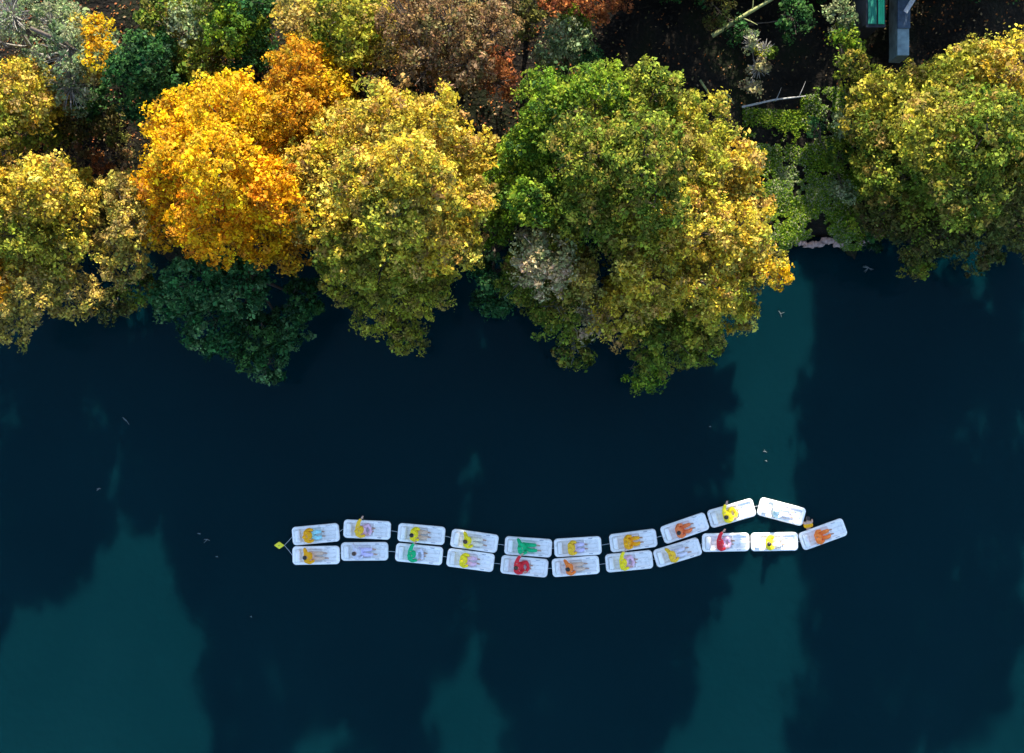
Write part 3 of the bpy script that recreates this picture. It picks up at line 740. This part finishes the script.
# ---- swimmer at the right end
J = dict(pel=(0, 0, -.42), wa=(0, 0, -.25), ch=(.01, 0, -.03), nk=(.01, 0, .12), hd=(.03, 0, .23), ht=(.02, 0, .31))
J['sh'] = [(0, .17, .04), (0, -.17, .04)]
J['el'] = [(.20, .24, .02), (.18, -.22, .0)]; J['wr'] = [(.40, .15, .06), (.38, -.10, .05)]
J['kn'] = [(.08, .1, -.8), (.1, -.1, -.8)]; J['an'] = [(-.1, .1, -.86), (-.1, -.1, -.86)]
sw = empty('person', (0, 0, 0), 'dark-haired person in an amber vest in the water by the upper row right end', 'person')
bme = body_mesh(J); bme.materials.clear(); link_mesh('body', bme, M_SKIN, sw, True)
jm = skin_mesh('vest', [[(J['wa'], (.20, .17)), (J['ch'], (.24, .18)), ((.01, 0, .08), .10)], [(J['ch'], .16), (J['sh'][0], .09)], [(J['ch'], .16), (J['sh'][1], .09)]], 2)
jm.materials.clear(); link_mesh('vest', jm, cloth('amber_cloth', (.88, .42, .01)), sw, True)
hm = hair_mesh(J); link_mesh('hair', hm, M_HAIR, sw, True)
sw.scale = (1.15,) * 3; sw.location = W(808, 523, .1); sw.location.z = .12; sw.rotation_euler = (0, R(55), R(100))

# ---- yellow buoy with its rope
M_BUOY = simple('buoy_yellow', (.85, .72, .02), .4, .1, 5)
bu = empty('buoy', W(279, 545.5, .1), 'small yellow diamond-shaped buoy left of the rafts', 'buoy')
bu.location.z = 0; bu.scale = (.75, .8, .8)
me = bpy.data.meshes.new('float')
bm = bmesh.new()
top = [bm.verts.new((x, y, .07)) for x, y in ((-.36, 0), (0, -.24), (.36, 0), (0, .24))]
bot = [bm.verts.new((x * .8, y * .8, -.08)) for x, y in ((-.36, 0), (0, -.24), (.36, 0), (0, .24))]
ap = bm.verts.new((0, 0, .2))
for k in range(4):
    bm.faces.new((top[k], top[(k + 1) % 4], ap)); bm.faces.new((bot[k], bot[(k + 1) % 4], top[(k + 1) % 4], top[k]))
bm.faces.new(bot[::-1]); bmesh.ops.recalc_face_normals(bm, faces=bm.faces)
bmesh.ops.bevel(bm, geom=bm.edges[:], offset=.025, segments=2, affect='EDGES')
bobj('float', bm, M_BUOY, bu)
T = Tubes(10); T.path([(0, 0, .17), (0, 0, .27)], [.035, .02]); T.build('light_stub', M_DARK, bu)
for k, t in enumerate((0, 1)):
    T = Tubes(5); a = bu.location + Vector((.25, .0, .04)); b = ends[t][0]
    T.path([a, a.lerp(b, .5) - Vector((0, 0, .05)), b], [.012] * 3)
    tag(T.build('tow_rope', M_ROPE), 'rope from the yellow buoy to the leftmost raft of the %s row' % ('upper', 'lower')[t], 'rope', 'ropes from the buoy')

# ---- small floating things
M_DEB = simple('wet_wood', (.12, .13, .12), .6)
DEB = [(199, 534, 'pale twig floating left of the yellow buoy, end of a broken pair', .16), (207, 540, 'short grey twig just below the pale one left of the buoy', .3), (217, 557, 'small pale twig furthest right of the three left of the buoy', .12),
       (251, 617, 'tiny pale chip floating below and left of the rafts', .1), (99, 489, 'curled grey twig floating in the left water', .2), (126, 421, 'long thin reed floating near the left bank trees', .5),
       (765, 452, 'pale twig in the sunlit water above the raft peak', .2), (766, 461, 'smaller twig just under the pale one above the raft peak', .1), (710, 427, 'faint chip in the sunlit water near the overhanging tree', .1),
       (780, 314, 'pale stick on the water right of the overhanging tree', .35), (868, 268, 'whitish tangled driftwood by the stone edge', .4)]
for (px, py, lb, L) in DEB:
    p = W(px, py, 0); a = random.uniform(-1.2, .2) ; d = Vector((math.cos(a), math.sin(a), 0)) * L
    T = Tubes(6)
    T.path([p - d * .5 + Vector((0, 0, .012)), p + Vector((.02, .03, .02)), p + d * .5 + Vector((0, 0, .012))], [.012, .02, .009])
    n = 7 if 'tangled' in lb else 1
    for k in range(n):
        e = Vector((random.uniform(-1, 1), random.uniform(-1, 1), .15)).normalized() * L * .7
        T.path([p + Vector((0, 0, .015)), p + e * .5 + Vector((0, 0, .03)), p + e], [.014, .011, .006])
    tag(T.build('driftwood', M_DEB), lb, 'driftwood', 'bits of wood floating on the water')
